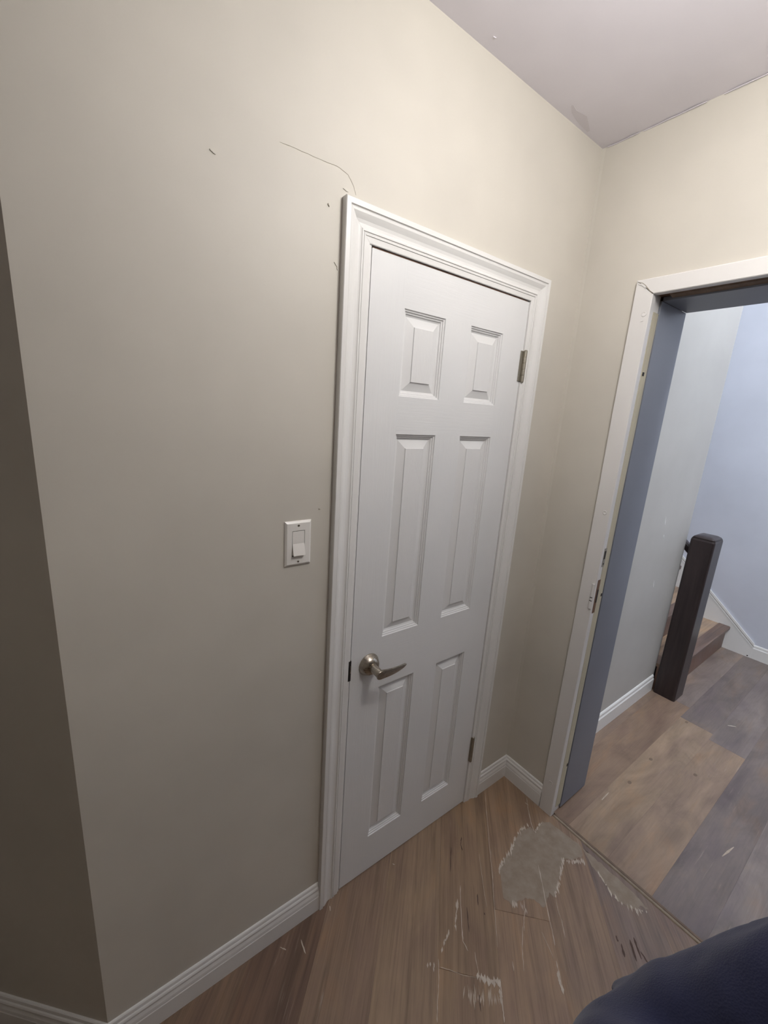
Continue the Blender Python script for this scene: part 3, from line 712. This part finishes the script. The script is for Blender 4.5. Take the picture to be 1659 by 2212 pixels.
# newel post
nw = tag(empty('newel_post', (1.445, -0.187, 0)), 'dark espresso square newel post at the foot of the stairs', 'post')
def rsq(hx, hy, z, r=0.012, n=4):
    out = []
    for cx_, cy_, a0 in ((hx - r, hy - r, 0), (-hx + r, hy - r, 90), (-hx + r, -hy + r, 180), (hx - r, -hy + r, 270)):
        for i in range(n + 1):
            a_ = math.radians(a0 + 90 * i / n); out.append((cx_ + r * math.cos(a_), cy_ + r * math.sin(a_), z))
    return out
mb = MB(); hx, hy = 0.076, 0.061
mb.rings([rsq(hx, hy, 0.0), rsq(hx, hy, 1.045), rsq(hx - 0.003, hy - 0.003, 1.056)]); mb.build('post_shaft', 'darkwood', nw, smooth=False)
mb = MB(); mb.rings([rsq(hx - 0.003, hy - 0.003, 1.056), rsq(hx - 0.009, hy - 0.009, 1.066), rsq(hx - 0.022, hy - 0.022, 1.073), rsq(hx - 0.045, hy - 0.045, 1.077, 0.008)]); mb.build('post_cap', 'darkwood', nw, smooth=True)
# handrail on the stair side
hr = tag(empty('handrail', (1.485, -0.12, 0.94)), 'dark handrail rising from the newel post up the stairs', 'handrail')
mb = MB(); rg = []
for tt in (0, 0.6, 1.3): 
    rg.append([(0.026 * math.copysign(abs(math.cos(a_)) ** .6, math.cos(a_)), tt, tt * sl + 0.028 * math.copysign(abs(math.sin(a_)) ** .6, math.sin(a_))) for a_ in [i * math.pi / 8 for i in range(16)]])
mb.rings(rg); mb.build('rail', 'darkwood', hr)
for tt in (0.35, 0.95):
    o = MB().box((-0.085, -0.012, -0.035), (0.0, 0.012, -0.02)).build('bracket', 'darkwood', hr); o.location = (0, tt, tt * sl)

# ------------------------------------------------------------------ ceiling lamp of the lobby (out of frame above the door)
lp = tag(empty('ceiling_lamp', LAMP_POS), 'round opal flush ceiling lamp above the lobby', 'ceiling lamp')
MB().rings([[(r * math.cos(2 * math.pi * i / 32), r * math.sin(2 * math.pi * i / 32), z) for i in range(32)] for r, z in ((0.15, 0), (0.15, -0.022), (0.145, -0.026))]).build('lamp_base', 'trim', lp, smooth=False)
MB().rings([[(r * math.cos(2 * math.pi * i / 16), r * math.sin(2 * math.pi * i / 16), z) for i in range(16)] for r, z in ((0.014, -0.02), (0.014, -0.085))]).build('lamp_stem', 'nickel', lp, smooth=True)
MB().rings([[(0.13 * math.sin(t) * math.cos(2 * math.pi * i / 32), 0.13 * math.sin(t) * math.sin(2 * math.pi * i / 32), -0.205 + 0.13 * math.cos(t)) for i in range(32)] for t in [0.12 + (math.pi - 0.2) * k / 16 for k in range(17)]]).build('lamp_shade', 'lamp', lp, smooth=True)
# ------------------------------------------------------------------ person at the lower right, left arm raised towards the viewer
PB = Vector((-0.855, -1.08, 0))
per = tag(empty('person', PB), 'person in a dark navy top at the lower right edge, bent arm raised', 'person')
def tube(mb, pts, n=14):
    """closed limb through (point, rx, ry) stations with round ends"""
    P = [Vector(p[0]) for p in pts]; st_ = []
    for i, p in enumerate(pts):
        d = (P[min(i + 1, len(P) - 1)] - P[max(i - 1, 0)]).normalized()
        rx = p[1]; ry = p[2] if len(p) > 2 else p[1]
        a = Vector((1, 0, 0)) - d * d.x
        if a.length < 0.3: a = Vector((0, 1, 0)) - d * d.y
        a.normalize(); b = d.cross(a)
        if i == 0:
            for s, c in ((-0.9, 0.45), (-0.6, 0.8)): st_.append((P[0] + d * s * min(rx, ry), a, b, rx * c, ry * c))
        st_.append((P[i], a, b, rx, ry))
        if i == len(P) - 1:
            for s, c in ((0.6, 0.8), (0.9, 0.45)): st_.append((P[-1] + d * s * min(rx, ry), a, b, rx * c, ry * c))
    mb.rings([[c + a * rx * math.cos(2 * math.pi * k / n) + b * ry * math.sin(2 * math.pi * k / n) for k in range(n)] for c, a, b, rx, ry in st_])
def remesh(o, vox, it=6, fac=0.5):
    r = o.modifiers.new('remesh', 'REMESH'); r.mode = 'VOXEL'; r.voxel_size = vox; r.use_smooth_shade = True
    s = o.modifiers.new('smooth', 'SMOOTH'); s.iterations = it; s.factor = fac
    return o
SHL, ELL, WRL = (-0.185, -0.015, 1.385), (-0.335, 0.180, 1.110), (-0.500, 0.160, 1.260)
SHR, ELR, WRR = (0.185, -0.015, 1.385), (0.250, -0.055, 1.09), (0.240, -0.045, 0.84)
def mixp(a, b, t): return tuple(a[i] + (b[i] - a[i]) * t for i in range(3))
def hand(mb, wr, d, up, side):
    """palm and five fingers; d: along the hand, up: back of the hand, side: towards the thumb"""
    w_ = Vector(wr); d = Vector(d).normalized(); side = Vector(side); side = (side - d * side.dot(d)).normalized(); up = side.cross(d)
    if up.dot(Vector(up)) < 0: up = -up
    for s in (-0.026, -0.009, 0.009, 0.026): tube(mb, [(w_ + side * s * 0.6, 0.015), (w_ + d * 0.05 + side * s, 0.0135), (w_ + d * 0.09 + side * s, 0.0115)], 10)
    for s, L in ((0.030, 0.070), (0.010, 0.079), (-0.010, 0.073), (-0.029, 0.058)):
        k = w_ + d * 0.090 + side * s; c = -up
        p1 = k + d * L * 0.42 + c * 0.012; p2 = p1 + d * L * 0.20 + c * L * 0.28; p3 = p2 + d * L * 0.02 + c * L * 0.28
        tube(mb, [(k, 0.0098), (p1, 0.0090), (p2, 0.0082), (p3, 0.0072)], 10)
    k = w_ + d * 0.028 + side * 0.030; p1 = k + d * 0.030 + side * 0.022 - up * 0.012; p2 = p1 + d * 0.030 + side * 0.006 - up * 0.010
    tube(mb, [(k, 0.0140), (p1, 0.0110), (p2, 0.0085)], 10)
mb = MB()
tube(mb, [((0, 0, 0.92), 0.125, 0.075), ((0, 0.01, 1.08), 0.140, 0.09), ((0, 0.0, 1.26), 0.165, 0.10), ((0, -0.01, 1.38), 0.13, 0.075), ((0, -0.01, 1.46), 0.058, 0.055), ((0, 0.005, 1.53), 0.054, 0.056)], 24)
tube(mb, [((0, 0.025, 1.535), 0.050, 0.062), ((0, 0.022, 1.58), 0.066, 0.082), ((0, 0.012, 1.64), 0.074, 0.094), ((0, 0.004, 1.69), 0.070, 0.088), ((0, 0.0, 1.715), 0.048, 0.062)], 24)
tube(mb, [((0, 0.098, 1.645), 0.008), ((0, 0.112, 1.615), 0.011), ((0, 0.114, 1.607), 0.013)], 10)
for s in (-1, 1):
    tube(mb, [((s * 0.077, 0.0, 1.650), 0.008, 0.016), ((s * 0.079, 0.002, 1.622), 0.007, 0.014), ((s * 0.075, 0.004, 1.602), 0.006, 0.009)], 10)
    tube(mb, [((s * 0.018, 0.098, 1.665), 0.007), ((s * 0.045, 0.088, 1.667), 0.007)], 8)
    tube(mb, [((s * 0.08, 0, 0.90), 0.062), ((s * 0.098, 0.01, 0.70), 0.062), ((s * 0.10, 0.015, 0.50), 0.052), ((s * 0.10, -0.005, 0.34), 0.050), ((s * 0.10, -0.01, 0.12), 0.036), ((s * 0.10, 0.03, 0.05), 0.035)], 16)
tube(mb, [((0, 0.099, 1.578), 0.020, 0.006), ((0, 0.097, 1.570), 0.020, 0.006)], 10)
for S, E_, W_ in ((SHL, ELL, WRL), (SHR, ELR, WRR)):
    tube(mb, [(S, 0.052), (mixp(S, E_, .5), 0.042), (E_, 0.036), (mixp(E_, W_, .35), 0.036), (W_, 0.025)], 14)
dl = Vector(WRL) - Vector(ELL); hand(mb, WRL, (-0.25, -0.60, 0.45), (0, 0, 1), (0.6, 0.3, 0.4))
hand(mb, WRR, Vector(WRR) - Vector(ELR), (0, 0, 1), (-0.2, 0.9, 0.3))
remesh(mb.build('body', 'skin', per), 0.0045, 3)
# hair, eyes, lips
mb = MB(); tube(mb, [((0, -0.030, 1.56), 0.058, 0.060), ((0, -0.022, 1.62), 0.077, 0.080), ((0, -0.012, 1.68), 0.080, 0.090), ((0, 0.002, 1.715), 0.066, 0.086), ((0, 0.0, 1.735), 0.040, 0.055)], 24)
remesh(mb.build('hair', 'hair', per), 0.006, 3)
for s in (-1, 1):
    o = MB().rings([[(r * math.cos(t_), y_, r * 0.6 * math.sin(t_)) for t_ in [i * math.pi / 6 for i in range(12)]] for r, y_ in ((0.013, -0.006), (0.012, 0.0), (0.007, 0.004), (0.001, 0.005))]).build('eye', 'eye', per, smooth=True); o.location = (s * 0.031, 0.094, 1.640)
# clothes
mb = MB()
tube(mb, [((0, 0.0, 0.875), 0.165, 0.108), ((0, 0.004, 0.92), 0.176, 0.122), ((0, 0.014, 1.04), 0.188, 0.138), ((0, 0.012, 1.16), 0.190, 0.138), ((0, 0.004, 1.28), 0.198, 0.130), ((0, -0.008, 1.375), 0.180, 0.102), ((0, -0.012, 1.43), 0.120, 0.080), ((0, -0.008, 1.465), 0.074, 0.072)], 36)
def sleeve(S, E_, W_, r0):
    pts = [(S, 0.074)]
    for t_ in (.2, .4, .6, .8): pts.append((mixp(S, E_, t_), 0.072 - 0.012 * t_ + random.uniform(-0.003, 0.004)))
    pts.append((E_, 0.060))
    for t_ in (.15, .3, .45, .6, .75): pts.append((mixp(E_, W_, t_), 0.058 - 0.016 * t_ + random.uniform(-0.003, 0.004)))
    pts += [(mixp(E_, W_, .85), 0.043), (mixp(E_, W_, .9), 0.036)]
    tube(mb, pts, 22)
sleeve(SHL, ELL, WRL, 0.06); sleeve(SHR, ELR, WRR, 0.06)
sw_ = remesh(mb.build('sweatshirt', 'navy', per), 0.008, 16)
tx = bpy.data.textures.new('cloth_folds', 'CLOUDS'); tx.noise_scale = 0.085; tx.noise_depth = 2
dm = sw_.modifiers.new('folds', 'DISPLACE'); dm.texture = tx; dm.strength = 0.016; dm.mid_level = 0.5; dm.texture_coords = 'LOCAL'
mb = MB()
tube(mb, [((0, 0, 0.99), 0.150, 0.100), ((0, 0, 0.88), 0.158, 0.100), ((0, 0, 0.84), 0.150, 0.10)], 28)
for s in (-1, 1): tube(mb, [((s * 0.082, 0, 0.88), 0.084), ((s * 0.098, 0.01, 0.70), 0.086), ((s * 0.10, 0.015, 0.50), 0.072), ((s * 0.10, 0.0, 0.30), 0.066), ((s * 0.10, 0.0, 0.10), 0.060)], 18)
remesh(mb.build('trousers', 'trouser', per), 0.009, 5)
for s in (-1, 1):
    mb = MB(); tube(mb, [((s * 0.10, -0.045, 0.045), 0.040, 0.042), ((s * 0.10, 0.02, 0.048), 0.041, 0.045), ((s * 0.105, 0.10, 0.036), 0.046, 0.034), ((s * 0.108, 0.165, 0.030), 0.040, 0.028)], 16)
    remesh(mb.build('shoe', 'shoe', per), 0.006, 3)
